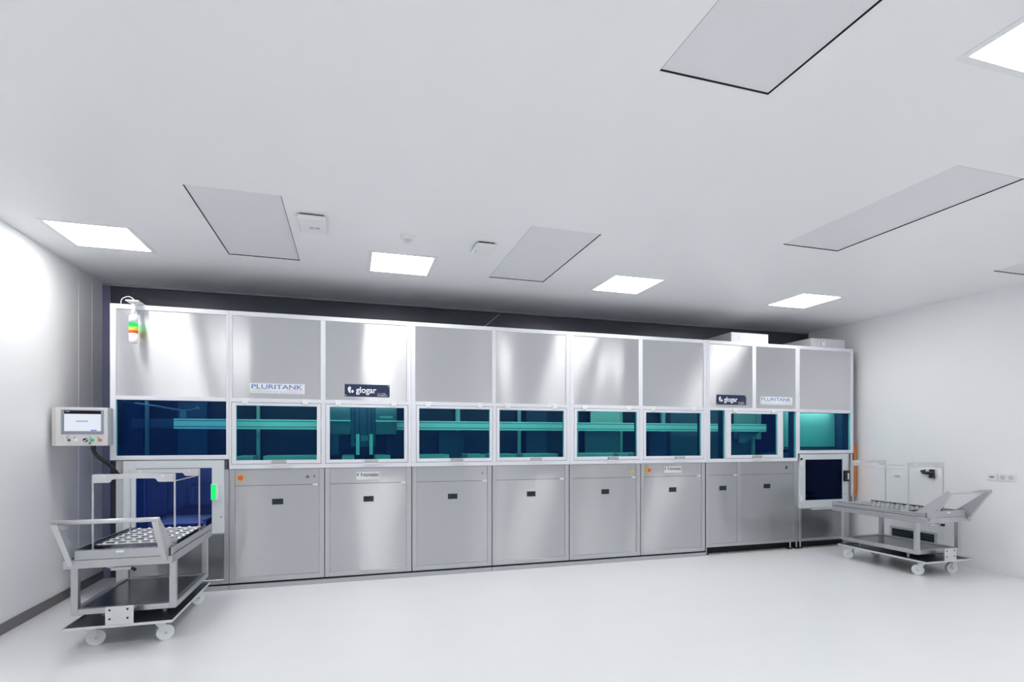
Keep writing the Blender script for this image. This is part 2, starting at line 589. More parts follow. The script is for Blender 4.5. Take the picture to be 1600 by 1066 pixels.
def enclosure(x0, x1, label, zb=ZB):
    t = thing('machine_enclosure', ((x0 + x1) / 2, FY, zb), label, 'machine enclosure', 'upper glazed enclosures of the process line')
    return t

def shell(t, x0, x1, back, zb=ZB, lid=True):
    MB().box(x0, x1, BK, BK + .02, zb, ZT).build('back_panel', back, t)
    MB().box(x0, x1, DY, BK, ZT - .03, ZT - .005).build('roof_panel', M['inner_grey'], t)

# posts: (left, right) edges between panels
e = 0.0008
# --- section 1 (loading end)
x0, x1 = -2.172, -1.163
t1 = enclosure(x0, x1, 'leftmost upper enclosure with the signal light hanging on it and a wide fixed window', 1.305)
f = FrameMB()
f.box(x0, -2.1245, FY, DY, 1.305, ZT, .002)
f.box(-1.189, x1 - e, FY, DY, 1.305, ZT, .002)
f.box(-2.1245, -1.189, FY, DY, ZPT, ZT, .002)
f.box(-2.1245, -1.189, FY, DY, 1.877, ZPB, .002)
f.box(-2.1245, -1.189, FY, DY, 1.305, 1.347, .002)
f.build_pair(t1)
upper_panel(-2.1245, -1.189, t1)
MB().box(-2.128, -1.185, FY + .012, FY + .018, 1.343, 1.881).build('fixed_pane', M['pane_mid'], t1)
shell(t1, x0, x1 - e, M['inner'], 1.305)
sp = MB().box(x0, x0 + .02, DY, BK, 1.305, 1.36).box(x0, x0 + .02, DY, BK, 1.87, ZT).box(x0, x0 + .02, DY, DY + .05, 1.36, 1.87).box(x0, x0 + .02, BK - .05, BK, 1.36, 1.87).build('side_panel', M['inner_mid'], t1)
MB().box(x0 + .006, x0 + .012, DY + .045, BK - .045, 1.355, 1.875).build('side_pane', M['pane_blue'], sp)

def module2(x0, x1, m0, m1, pa, pb, sashes, label, backs, first=None):
    """two-bay module: x0..x1 outer, m0..m1 middle post, pa = panel edges of the outer posts"""
    t = enclosure(x0, x1, label)
    f = FrameMB()
    f.box(x0 + e, pa, FY, DY, ZPB, ZT, .002)
    f.box(pb, x1 - e, FY, DY, ZPB, ZT, .002)
    f.box(m0, m1, FY, DY, ZPB, ZPT, .002)
    f.box(pa, pb, FY, DY, ZPT, ZT, .002)
    f.box(pa, pb, FY, DY, ZST, ZPB, .002)
    f.box(x0 + e, pa, FY, DY, ZST, ZPB, .0)
    f.box(pb, x1 - e, FY, DY, ZST, ZPB, .0)
    f.box(x0 + e, x1 - e, FY, DY, ZB, ZSB, .002)
    (s0, s1), (s2, s3) = sashes
    f.box(x0 + e, s0, FY, DY, ZSB, ZST, .0)
    f.box(s1, s2, FY, DY, ZSB, ZST, .0)
    f.box(s3, x1 - e, FY, DY, ZSB, ZST, .0)
    f.build_pair(t)
    upper_panel(pa, m0, t)
    upper_panel(m1, pb, t)
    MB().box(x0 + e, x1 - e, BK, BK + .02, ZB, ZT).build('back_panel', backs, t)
    MB().box(x0 + e, x1 - e, DY, BK, ZT - .03, ZT - .005).build('roof_panel', M['inner_grey'], t)
    return t

t23 = module2(-1.163, .62, -.307, -.259, -1.135, .575, ((-1.143, -.300), (-.259, .589)),
              'upper enclosure second from left, carrying a white and a navy sign', M['inner'])
sash(-1.143, -.300, -1.100, -.344, 1.292, 1.841, -.705, t23)
sash(-.259, .589, -.217, .540, 1.290, 1.841, .205, t23)
t45 = module2(.62, 2.481, 1.529, 1.574, .665, 2.431, ((.673, 1.537), (1.577, 2.443)),
              'upper enclosure third from left with no signs, above plain cabinets', M['inner'])
sash(.673, 1.537, .708, 1.492, 1.292, 1.841, 1.125, t45)
sash(1.577, 2.443, 1.616, 2.399, 1.295, 1.838, 2.055, t45)
t67 = module2(2.481, 4.376, 3.401, 3.451, 2.527, 4.331, ((2.532, 3.412), (3.457, 4.334)),
              'upper enclosure fourth from left with no signs, above the warning triangle', M['inner'])
sash(2.532, 3.412, 2.571, 3.368, 1.294, 1.840, 3.04, t67)
sash(3.457, 4.334, 3.497, 4.290, 1.293, 1.838, 3.975, t67)

# --- sections 8 + 9
x0, x1 = 4.376, 5.828
t89 = enclosure(x0, x1, 'upper enclosure fifth from left with one sash between two fixed strips and two signs')
f = FrameMB()
f.box(x0 + e, 4.421, FY, DY, ZPB, ZT, .002)
f.box(5.799, x1 - e, FY, DY, ZPB, ZT, .002)
f.box(5.086, 5.141, FY, DY, ZPB, ZPT, .002)
f.box(4.421, 5.799, FY, DY, ZPT, ZT, .002)
f.box(x0 + e, x1 - e, FY, DY, 1.880, ZPB)
f.box(x0 + e, x1 - e, FY, DY, ZB, ZSB, .002)
f.box(x0 + e, 4.427, FY, DY, ZSB, 1.880)
f.box(4.654, 4.669, FY, DY, ZSB, 1.880)
f.box(5.571, 5.581, FY, DY, ZSB, 1.880)
f.box(5.799, x1 - e, FY, DY, ZSB, 1.880)
f.box(4.669, 5.571, FY, DY, ZST, 1.880)
f.build_pair(t89)
upper_panel(4.421, 5.086, t89)
upper_panel(5.141, 5.799, t89)
MB().box(4.425, 4.656, FY + .012, FY + .018, ZSB - .003, 1.884).build('fixed_pane', M['pane'], t89)
MB().box(5.579, 5.801, FY + .012, FY + .018, ZSB - .003, 1.884).build('fixed_pane', M['pane'], t89)
sash(4.669, 5.571, 4.746, 5.481, 1.295, 1.841, 5.15, t89)
MB().box(x0 + e, x1 - e, BK, BK + .02, ZB, ZT).build('back_panel', M['inner_grey'], t89)
MB().box(x0 + e, x1 - e, DY, BK, ZT - .03, ZT - .005).build('roof_panel', M['inner_grey'], t89)
# --- section 10 (unloading end)
x0, x1 = 5.828, 6.801
t10 = enclosure(x0, x1, 'rightmost upper enclosure with a plain steel panel over a bright teal window', 1.308)
f = FrameMB()
f.box(x0 + e, 5.861, FY, DY, 1.308, ZT, .002)
f.box(6.753, x1, FY, DY, 1.308, ZT, .002)
f.box(5.861, 6.753, FY, DY, ZPT, ZT, .002)
f.box(5.861, 6.753, FY, DY, 1.868, ZPB, .002)
f.box(5.861, 6.753, FY, DY, 1.308, 1.352, .002)
f.build_pair(t10)
upper_panel(5.861, 6.753, t10)
MB().box(5.858, 6.757, FY + .012, FY + .018, 1.349, 1.871).build('fixed_pane', M['pane'], t10)
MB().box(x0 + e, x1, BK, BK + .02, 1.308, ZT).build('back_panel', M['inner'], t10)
MB().box(x0 + e, x1, DY, BK, ZT - .03, ZT - .005).build('roof_panel', M['inner_grey'], t10)
MB().box(x1 - .02, x1, DY, BK, 1.308, ZT).build('side_panel', M['steel_low'], t10)
MB().box(x1 - .028, x1 - .021, DY, 6.18, 1.352, 1.90).build('side_liner', M['inner_mid'], t10)
MB().box(x0 + .03, x1 - .032, 6.20, 6.22, 1.36, 2.2).build('inner_panel', M['inner_white'], t10)
plabel(MB().box(x0 + .03, x1 - .032, 6.185, 6.20, 1.372, 1.398).build('edge_strip', pbr('maroon_strip', (.20, .05, .06), .5, noise=.05), t10), 'dark maroon strip along the foot of the inner panel')

# added fill lights, hidden behind the window heads to brighten the inside
for t, a, b in ((t1, -2.1, -1.22), (t23, -1.10, .56), (t45, .70, 2.40), (t67, 2.56, 4.30), (t89, 4.45, 5.77), (t10, 5.90, 6.70)):
    MB().box(a, b, DY + .001, DY + .030, 1.886, 1.912, .003).build('fill_tube_holder', M['white'], t)
    MB().cyl((a + .02, DY + .040, 1.894), (b - .02, DY + .040, 1.894), .009, 12).build('added_fill_tube', M['fill_glow'], t)

# signs on the upper panels
def pluritank(x0, x1, z0, z1, parent):
    y = FY + .010
    s = MB().box(x0, x1, y - .004, y, z0, z1, .001).build('sign_plate', M['white'], parent)
    plabel(s, 'white sign plate with blue lettering')
    w, h = x1 - x0, z1 - z0
    yy = y - .004
    lettering('PLURITANK', x0 + w * .03, x1 - w * .04, z0 + h * .45, z1 - h * .10, yy, M['blue'], s, .004)
    MB().box(x0 + w * .03, x0 + w * .33, yy - .001, yy, z0 + h * .32, z0 + h * .37).build('green_rule', M['green'], s)
    MB().box(x0 + w * .66, x0 + w * .965, yy - .001, yy, z0 + h * .32, z0 + h * .37).build('pink_rule', M['pink'], s)
    lettering('DEVELOPED BY NOVATEC.IT', x0 + w * .03, x1 - w * .04, z0 + h * .09, z0 + h * .23, yy, M['paleblue'], s, 0)
    return s

def glogar(x0, x1, z0, z1, parent):
    y = FY + .010
    s = MB().box(x0, x1, y - .005, y, z0, z1, .001).build('sign_plate', M['navy'], parent)
    plabel(s, 'navy sign plate with white mark and lettering')
    w, h = x1 - x0, z1 - z0
    yy = y - .005
    lg = MB()
    def leaf(pts):
        lg.prism([(x0 + px * w, yy - .0012, z0 + pz * h) for px, pz in pts], (0, .0012, 0))
    # tall petal, then the small round one, as pixel outlines of the mark
    leaf([(.108, .83), (.132, .77), (.142, .70), (.134, .60), (.126, .52), (.130, .40), (.138, .33), (.118, .28), (.104, .29), (.090, .36), (.076, .46), (.068, .56), (.072, .68), (.088, .77)])
    leaf([(.168, .56), (.180, .53), (.196, .47), (.206, .43), (.196, .37), (.182, .30), (.168, .28), (.152, .33), (.144, .42), (.150, .51)])
    lg.build('logo_mark', M['white'], s)
    lettering('glogar', x0 + w * .245, x0 + w * .70, z0 + h * .14, z0 + h * .80, yy, M['white'], s, .022)
    lettering('MADE', x0 + w * .725, x0 + w * .81, z0 + h * .22, z0 + h * .32, yy, M['gold'], s, .005)
    lettering('FOR', x0 + w * .83, x0 + w * .91, z0 + h * .22, z0 + h * .32, yy, M['white'], s, .005)
    lettering('PHARMACY', x0 + w * .725, x0 + w * .95, z0 + h * .07, z0 + h * .17, yy, M['white'], s, .005)
    for px, pz in ((.025, .10), (.97, .90)):
        MB().cyl((x0 + px * w, yy - .002, z0 + pz * h), (x0 + px * w, yy, z0 + pz * h), .006, 10).build('screw', M['tube_light'], s)
    return s

pluritank(-.976, -.462, 1.967, 2.067, t23)
glogar(-.069, .393, 1.954, 2.084, t23)
glogar(4.531, 4.988, 1.954, 2.082, t89)
pluritank(5.219, 5.740, 1.969, 2.072, t89)

# ------------------------------------------------------------------ what stands inside, behind the glass
t = thing('transport_rail', (2.0, 6.35, 1.611), 'long horizontal transport rail running behind the teal windows', 'rail')
MB().box(-1.768, 5.691, 6.35, 6.43, 1.611, 1.719, .003).build('beam', M['beam'], t)
g = MB()
for z in (1.698, 1.637):
    g.box(-1.765, 5.688, 6.347, 6.35, z - .004, z + .004)
plabel(g.build('groove', M['inner_grey'], t), 'thin darker grooves along the rail')
MB().box(5.691, 5.70, 6.345, 6.435, 1.606, 1.724, .002).build('end_cap', M['inner_grey'], t)
MB().prism([(5.30, 6.44, 1.611), (5.66, 6.44, 1.611), (5.40, 6.44, 1.45), (5.30, 6.44, 1.45)], (0, .03, 0)).build('bracket', M['inner_grey'], t)
t = tag(MB().box(-2.15, -1.778, 6.38, 6.44, 1.615, 1.715, .003).build('rail_stub', M['inner_mid']), 'short dull rail piece behind the leftmost window', 'rail')
post_spots = [(-.988, .036, 'third inner post from left, behind the sash under the white sign', 'inner'), (1.247, .056, 'inner post behind the middle of the fourth window', 'p'),
              (2.036, .040, 'slim inner post behind the left part of the fifth window', 'p'), (2.815, .06, 'inner post behind the left edge of the sixth window', 'p'),
              (3.467, .038, 'inner post behind the right part of the sixth window', 'p'), (4.112, .060, 'inner post behind the seventh window', 'p'),
              (5.609, .040, 'inner post under the end of the transport rail', 'p'), (-1.724, .05, 'second inner post behind the leftmost window, behind the rail', 'p')]
for x, w, lab, _ in post_spots:
    tag(MB().box(x * 1.0262 - w / 2, x * 1.0262 + w / 2, 6.67, 6.715, 1.312 if x < -1.2 else ZB, 2.5, .003).build('inner_post', M['beam']), lab, 'post', 'inner posts behind the windows')
tag(MB().box(-1.985, -1.955, 6.22, 6.26, 1.30, 2.4, .003).build('inner_post', M['inner_grey']), 'narrow inner post in front of the rail behind the leftmost window', 'post', 'inner posts behind the windows')
# tank rims, lower strips
rims = [(-1.15, -1.0, 'left'), (-.895, -.32, 'a'), (-.10, .03, 'b'), (.25, .42, 'c'), (.69, 1.088, 'd'), (1.307, 1.52, 'e'), (1.60, 1.904, 'f'), (1.993, 2.44, 'g'), (2.69, 3.20, 'h'), (3.27, 3.40, 'i'), (3.49, 3.64, 'j')]
rim_lab = ['short tank rim at the left foot of the second window', 'long tank rim at the foot of the window under the white sign', 'short tank rim left of the robot forks',
           'short tank rim right of the robot forks', 'tank rim at the lower left of the fourth window', 'tank rim at the lower right of the fourth window',
           'tank rim at the lower left of the fifth window', 'tank rim at the lower right of the fifth window', 'tank rim along the foot of the sixth window',
           'short tank rim at the lower right of the sixth window', 'short tank rim at the lower left of the seventh window']
for (a, b, _), lab in zip(rims, rim_lab):
    tag(MB().box(a, b, 6.20, 6.58, ZB, 1.327, .004).build('tank_rim', M['inner_white']), lab, 'tank', 'tanks behind the windows')
# panels behind the rail
tag(MB().box(3.065, 3.50, 6.60, 6.62, 1.665, 2.3).build('splash_panel', M['beam']), 'upper part of the panel in the sixth window, light painted in', 'panel')  # one panel in two colours: lit above the rail, shaded below
tag(MB().box(2.98, 3.50, 6.60, 6.62, ZB, 1.660).build('splash_panel', M['inner_grey']), 'lower part of the panel in the sixth window, shade painted in', 'panel')
tag(MB().box(2.16, 2.44, 6.60, 6.62, ZB, 2.3).build('splash_panel', M['inner_mid']), 'dull panel at the right of the fifth window', 'panel')
tag(MB().box(1.03, 1.34, 6.60, 6.62, ZB, 1.61).build('splash_panel', M['inner_mid']), 'dull low panel behind the post in the fourth window', 'panel')
tag(MB().box(3.95, 4.22, 6.60, 6.62, ZB, 1.61).build('splash_panel', M['inner_mid']), 'dull low panel behind the post in the seventh window', 'panel')
tag(MB().box(-1.80, -1.52, 6.62, 6.64, 1.32, 2.3).build('splash_panel', M['inner_mid']), 'dull upright panel behind the leftmost window', 'panel')
tag(MB().box(5.74, 5.822, 6.60, 6.64, 1.505, 2.3).build('splash_panel', M['inner_white']), 'bright panel behind the narrow strip window at right', 'panel')
tag(MB().box(5.36, 5.738, 6.62, 6.64, 1.505, 2.3).build('splash_panel', M['inner_white']), 'bright panel behind the end of the transport rail', 'panel')
t = thing('swing_arm', (-1.9, 6.15, 1.8), 'dark slanted arm hanging behind the leftmost window', 'arm')
MB().tube([(-2.05, 6.15, 1.86), (-1.9, 6.15, 1.838), (-1.7, 6.15, 1.80), (-1.58, 6.15, 1.79), (-1.50, 6.15, 1.815)], .010).build('arm', M['inner_mid'], t, True)
MB().cyl((-1.50, 6.135, 1.822), (-1.50, 6.165, 1.822), .016).build('joint', M['robot'], t)
MB().box(-1.655, -1.60, 6.14, 6.17, 1.71, 1.79, .003).build('hanger', M['inner_grey'], t)

# transport robot under the navy sign
t = thing('transport_robot', (.13, 6.2, 1.33), 'transport robot with two forks behind the window under the left navy sign', 'robot')
for a, b, lab in ((-.225, -.010, 'left'), (.257, .486, 'right')):
    p = MB().box(a, b, 6.15, 6.30, 1.557, 2.15, .004).build('housing', M['robot'], t)
    MB().box(a, b, 6.142, 6.15, 1.699, 1.712, .001).build('edge_strip', M['beam'], p)
    if lab == 'right':
        lettering('novatec', .302, .444, 1.738, 1.764, 6.15, M['beam'], p, .005)
col = MB().box(-.008, .256, 6.19, 6.30, 1.42, 2.2, .003).build('column', M['inner_mid'], t)
sl = MB()
for x in (.035, .085, .165, .215):
    sl.box(x - .004, x + .004, 6.186, 6.19, 1.46, 2.1)
sl.build('slot', M['void'], col)
for x in (.066, .209):
    MB().box(x - .019, x + .019, 6.16, 6.188, 1.331, 1.56, .003).build('fork', M['inner_white'], t)
MB().box(.095, .178, 6.17, 6.19, 1.48, 1.545, .003).build('sensor_head', M['inner_grey'], t)
MB().box(-.21, -.13, 6.2, 6.3, 1.33, 1.557, .003).build('motor', M['inner_mid'], t)
MB().box(.37, .43, 6.2, 6.3, 1.33, 1.557, .003).build('cable_guide', M['void'], t)

# ------------------------------------------------------------------ lower cabinets
ZSEAM, ZH = 1.034, 1.20

def sign_novatec(x0, x1, z0, z1, parent):
    s = MB().box(x0, x1, CY - .003, CY + .005, z0, z1, .001).build('name_plate', M['white'], parent)
    plabel(s, 'white name plate with dark lettering')
    w, h = x1 - x0, z1 - z0
    y = CY - .003
    lettering('novatec', x0 + w * .30, x1 - w * .03, z0 + h * .40, z1 - h * .18, y, M['ink'], s, .012)
    lg = MB()
    for cx, sgn in ((.085, 1), (.185, -1)):
        outer, inner = [], []
        for k in range(9):
            a = math.radians(110 + 140 * k / 8) if sgn > 0 else math.radians(70 - 140 * k / 8)
            outer.append((x0 + w * (cx + .01 * sgn) + .018 * math.cos(a), y - .001, z0 + h * .65 + .020 * math.sin(a)))
            inner.append((x0 + w * (cx + .01 * sgn) + .008 * sgn * 0 + .010 * math.cos(a) * .6, y - .001, z0 + h * .65 + .018 * math.sin(a)))
        lg.prism(outer + list(reversed(inner)), (0, .001, 0))
    lg.build('logo_mark', M['teal'], s)
    lettering('italy', x0 + w * .70, x0 + w * .94, z0 + h * .14, z0 + h * .27, y, M['green'], s, .0)
    return s

def estop(x, z, parent):
    b = MB().cyl((x, CY + .004, z), (x, CY - .004, z), .036, 24).build('emergency_stop', M['yellow'], parent)
    plabel(b, 'red-orange emergency stop knob on yellow disc')
    MB().cyl((x, CY - .004, z), (x, CY - .022, z), .012, 16).cyl((x, CY - .022, z), (x, CY - .038, z), .024, 20, .020).build('knob', M['red'], b)
    return b

def triangle(x, z, s, mat, parent):
    o = MB().prism([(x - s, CY + .003, z - s * .75), (x + s, CY + .003, z - s * .75), (x, CY + .003, z + s * .95)], (0, .003, 0)).build('warning_sign', mat, parent)
    MB().prism([(x - .003, CY + .002, z - s * .45), (x + .006, CY + .002, z + s * .0), (x + .001, CY + .002, z + s * .0), (x + .005, CY + .002, z + s * .5), (x - .006, CY + .002, z - .002), (x - .001, CY + .002, z - .002)], (0, .001, 0)).build('flash_mark', M['ink'], o)
    return o

def cab_panel(name, a, b, z0, z1, parent):
    return MB().box(a + .0015, b - .0015, CY + .006, CY + .012, z0, z1).build(name, M['steel_low'], parent)

def door_fittings(d, rx, tagx, lockx=None):
    rx0, rx1 = rx
    MB().box(rx0, rx1, CY + .0045, CY + .007, .836, .895).build('grip_recess', M['recess'], d)
    lx = (rx0 + rx1) / 2 - .004
    MB().cyl((lx, CY + .001, .985), (lx, CY + .007, .985), .007, 12).build('lock', M['tube'], d)
    MB().box(tagx - .026, tagx + .026, CY - .002, CY + .006, 1.025, 1.042, .002).build('catch', M['white'], d)

def cabinet(x0, x1, p0, p1, rx, tagx, label):
    t = thing('base_cabinet', ((x0 + x1) / 2, CY, .062), label, 'cabinet', 'stainless steel cabinets under the windows')
    f = MB()
    zb = .062
    f.box(x0, p0, CY, CY + .05, zb, ZH, .0015)
    f.box(p1, x1, CY, CY + .05, zb, ZH, .0015)
    f.box(p0, p1, CY, CY + .05, zb, .113, .0015)
    f.box(x0, x0 + .004, CY + .05, 6.72, zb, ZH)
    f.box(x1 - .004, x1, CY + .05, 6.72, zb, ZH)
    f.box(x0, x1, 6.72, 6.74, zb, ZH)
    f.build('cabinet_frame', M['tube'], t)
    MB().box(p0, p1, CY + .02, CY + .03, .113, ZH).build('seal', M['void'], t)
    MB().box(x1, x1 + .0065, CY + .003, CY + .05, .062, ZH).build('gap_shade', M['void'], t)  # black strip painting the shade in the gap between cabinets
    d = cab_panel('door', p0, p1, .115, ZSEAM - .002, t)
    cab_panel('header_panel', p0, p1, ZSEAM + .002, ZH, t)
    door_fittings(d, rx, tagx)
    return t

c2 = cabinet(-1.168, -.272, -1.118, -.323, (-.776, -.670), -.360, 'steel cabinet with red emergency stop next to the loading station, leftmost of the row')
estop(-1.065, 1.115, c2)
plabel(triangle(-.437, 1.118, .022, M['greyink'], c2), 'small grey warning triangle')
MB().box(-.378, -.362, CY + .003, CY + .006, 1.108, 1.128).build('icon', M['greyink'], c2)
c3 = cabinet(-.265, .629, -.218, .574, (.123, .228), .543, 'steel cabinet with white nameplate below the left navy sign')
sign_novatec(.051, .291, 1.073, 1.155, c3)
c4 = cabinet(.637, 1.534, .686, 1.483, (1.030, 1.137), 1.450, 'plain steel cabinet with one small brown spot on its header')
MB().cyl((1.425, CY + .003, 1.118), (1.425, CY + .007, 1.118), .009, 12).build('brown_spot', M['brown'], c4)
c5 = cabinet(1.542, 2.483, 1.590, 2.430, (1.957, 2.063), 2.392, 'plain steel cabinet with bare header, left of the yellow triangle cabinet')
c6 = cabinet(2.491, 3.438, 2.535, 3.384, (2.909, 3.012), 3.345, 'steel cabinet with a yellow warning triangle on its header')
plabel(triangle(3.317, 1.122, .031, M['yellow'], c6), 'yellow warning triangle')
c7 = cabinet(3.446, 4.377, 3.486, 4.323, (3.847, 3.955), 4.285, 'steel cabinet with both an emergency stop and a white nameplate')
estop(3.549, 1.120, c7)
sign_novatec(3.776, 4.025, 1.080, 1.161, c7)

# double cabinet on feet
x0, x1 = 4.389, 5.887
t = thing('base_cabinet', ((x0 + x1) / 2, CY, 0), 'wide double steel cabinet standing on levelling feet at the right', 'cabinet', 'stainless steel cabinets under the windows')
f = MB()
zb = .102
f.box(x0, 4.428, CY, CY + .05, zb, ZH, .0015)
f.box(4.872, 4.927, CY, CY + .05, zb, ZH, .0015)
f.box(5.789, x1, CY, CY + .05, zb, ZH, .0015)
f.box(4.428, 4.872, CY, CY + .05, zb, .146, .0015)
f.box(4.927, 5.789, CY, CY + .05, zb, .146, .0015)
f.box(x0, x0 + .004, CY + .05, 6.72, zb, ZH)
f.box(x1 - .004, x1, CY + .05, 6.72, zb, ZH)
f.box(x0, x1, 6.70, 6.72, .102, ZH)
f.build('cabinet_frame', M['tube'], t)
MB().box(4.428, 4.872, CY + .02, CY + .03, .146, ZH).box(4.927, 5.789, CY + .02, CY + .03, .146, ZH).build('seal', M['void'], t)
d = cab_panel('door', 4.428, 4.872, .148, ZSEAM - .002, t)
door_fittings(d, (4.597, 4.706), 4.840)
d = cab_panel('door', 4.927, 5.789, .148, ZSEAM - .002, t)
MB().box(5.298, 5.406, CY + .0045, CY + .007, .845, .904).build('grip_recess', M['recess'], d)
MB().cyl((5.35, CY + .001, .992), (5.35, CY + .007, .992), .007, 12).build('lock', M['tube'], d)
cab_panel('header_panel', 4.428, 4.872, ZSEAM + .002, ZH, t)
cab_panel('header_panel', 4.927, 5.789, ZSEAM + .002, ZH, t)
MB().prism([(5.655, CY + .003, 1.10), (5.690, CY + .003, 1.105), (5.690, CY + .003, 1.125), (5.665, CY + .003, 1.15)], (0, .004, 0)).build('icon', M['ink'], t)
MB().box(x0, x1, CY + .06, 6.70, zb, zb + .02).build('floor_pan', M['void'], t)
MB().box(x0 + .002, x1 - .002, CY + .11, CY + .12, .004, zb - .001).build('under_shade_board', M['void'], t)  # added board, black like the pan, paints the shade under the cabinet
for x in (4.415, 5.76, 5.862):
    for y in (CY + .03, 6.60):
        ft = MB().cyl((x, y, .02), (x, y, zb), .008, 10).build('foot', M['tube_light'], t)
        MB().box(x - .024, x + .024, y - .02, y + .05, 0, .020, .004).build('pad', M['black'], ft)

# plinth under the line
for a, b, lab in ((-2.137, -1.172, 'low steel plinth at the foot of the loading station, left end'), (-1.168, 1.536, 'low steel plinth strip under the three left cabinets'), (1.540, 4.386, 'low steel plinth strip under the plain, triangle and nameplate cabinets')):
    t = tag(MB().box(a, b, CY - .015, 6.70, 0, .044, .0015).build('plinth', M['plinth']), lab, 'plinth', 'plinth strips')
    MB().box(a, b, CY + .002, 6.70, .0442, .0617).build('shadow_gap', M['void'], t)

# ------------------------------------------------------------------ loading station (left end)
x0, x1 = -2.137, -1.172
t = thing('loading_station', ((x0 + x1) / 2, FY, .062), 'loading station with a white framed blue window and green lit switch', 'machine station')
f = MB()
f.box(x0, -2.070, CY, CY + .06, .062, 1.300, .002)
f.box(-1.218, x1, CY, CY + .06, .062, 1.203, .002)
f.box(-2.070, -1.218, CY, CY + .06, .062, .108, .002)
f.box(-2.070, -1.218, CY, CY + .06, .560, .600, .002)
f.box(x0, x0 + .012, CY + .06, 6.74, .062, .64)
f.box(x0, x0 + .012, CY + .06, 6.74, 1.20, 1.300)
f.box(x0, x0 + .012, 6.68, 6.74, .64, 1.20)
f.box(x1 - .012, x1, CY + .06, 6.74, .062, 1.203)
f.build('frame', M['tube'], t)
MB().box(x1, x1 + .0035, CY + .003, CY + .05, .062, 1.203).build('gap_shade', M['void'], t)  # black strip drawn as the shaded gap beside the station
MB().box(-2.0685, -1.2195, CY + .006, CY + .012, .108, .560).build('lower_panel', M['sheet_refl_dark'], t)
d = MB().ring(-2.066, -1.2105, .572, 1.297, .101, FY + .004, CY, wb=.075, wt=.076, bev=.002)
d.box(-1.965 + .65 - .002, -1.2105 - .101, FY + .004, CY, .647, 1.221)
d = d.build('door', M['door'], t)
MB().box(-1.969, -1.312, FY + .014, FY + .020, .643, 1.225).build('pane', M['pane_blue'], d)
MB().box(-1.9645, -1.945, FY + .021, FY + .027, .647, 1.221).build('edge_profile', M['pane'], d)
h = MB().box(-1.322, -1.258, FY - .022, FY + .004, .905, 1.064, .006, 2).build('switch', M['white'], d)
plabel(h, 'door switch lit bright green')
MB().box(-1.318, -1.274, FY - .032, FY - .022, .910, 1.060, .008, 2).build('green_lens', M['glow_green'], h)
for z in (.63, .69, 1.17, 1.21):
    MB().cyl((-2.03, FY - .002, z), (-2.03, FY + .004, z), .012, 14).build('bolt', M['door'], d)
MB().cyl((-1.235, FY + .001, .735), (-1.235, FY + .004, .735), .006, 10).build('keyhole', M['ink'], d)
ch = MB()
ch.box(-2.12, -1.19, 6.70, 6.72, .60, 1.297)
ch.box(-2.12, -1.19, CY + .06, 6.70, .60, .612)
ch.box(-2.12, -1.19, CY + .06, 6.70, 1.288, 1.297)
ch.box(-1.202, -1.19, CY + .06, 6.70, .612, 1.288)
ch.build('chamber', M['chamber'], t)
MB().box(-2.132, -2.127, CY + .06, 6.68, .64, 1.20).build('side_pane', M['pane_blue'], t)
MB().cyl((-1.95, 6.03, 1.274), (-1.35, 6.03, 1.274), .009, 12).build('added_fill_tube', M['fill_glow'], t)  # added unseen fill light that brightens the loading chamber
cv = MB()
for k in range(9):
    cv.cyl((-1.86, 6.06 + k * .07, .665), (-1.42, 6.06 + k * .07, .665), .014, 10)
cv.box(-1.89, -1.86, 6.03, 6.66, .64, .69).box(-1.42, -1.39, 6.03, 6.66, .64, .69)
cv.build('roller_bed', M['tube_light'], t)

# unloading station (right end)
x0, x1 = 5.892, 6.80
t = thing('unloading_station', ((x0 + x1) / 2, FY, 0), 'unloading station at the right end with a white framed dark window and black latch', 'machine station')
f = MB()
f.box(x0, 5.925, CY, CY + .06, .10, 1.300, .002)
f.box(6.700, 6.765, CY, CY + .06, .10, 1.300, .002)
f.box(5.925, 6.700, CY, CY + .06, .10, .140, .002)
f.box(5.925, 6.700, CY, CY + .06, .545, .600, .002)
f.box(x0, x0 + .012, CY + .06, 6.74, .10, 1.300)
f.box(6.753, 6.765, CY + .06, 6.74, .10, 1.300)
f.box(x0, 6.765, 6.72, 6.74, .10, 1.30)
f.build('frame', M['tube'], t)
MB().box(5.9265, 6.6985, CY + .006, CY + .012, .140, .545).build('lower_panel', M['sheet_refl_dark'], t)
d = MB().ring(5.868, 6.707, .560, 1.300, .093, FY + .004, CY - .0005, wb=.105, wt=.076, bev=.002).build('door', M['door'], t)
MB().box(x0 + .002, 6.763, CY + .11, CY + .12, .004, .099).build('under_shade_board', M['void'], t)  # added black board in place of the shadow beneath the station
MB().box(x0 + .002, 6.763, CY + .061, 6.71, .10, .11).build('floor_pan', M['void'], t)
MB().box(5.957, 6.618, FY + .014, FY + .020, .661, 1.228).build('pane', M['pane_dark'], d)
l = MB().box(6.618, 6.705, FY - .028, FY + .004, .915, 1.065, .004).build('latch', M['black'], d)
MB().box(6.662, 6.684, FY - .036, FY - .028, .94, 1.03, .006, 2).build('lever', M['white'], l)
for z in (.70, 1.17):
    MB().box(5.880, 5.902, FY - .010, FY + .004, z - .045, z + .045, .003).build('hinge', M['white'], d)
MB().cyl((5.885, FY - .012, 1.235), (5.885, FY + .004, 1.235), .015, 16).build('push_button', M['black'], d)
MB().cyl((6.655, FY + .001, .735), (6.655, FY + .004, .735), .007, 10).build('keyhole', M['ink'], d)
pb = MB().box(6.05, 6.40, FY - .03, CY, .536, .556, .003).build('pull_handle', M['tube_light'], t)
ch = MB()
ch.box(5.915, 6.74, 6.70, 6.72, .60, 1.29)
ch.box(5.915, 6.74, CY + .06, 6.70, .60, .612)
ch.box(5.915, 6.74, CY + .06, 6.70, 1.285, 1.297)
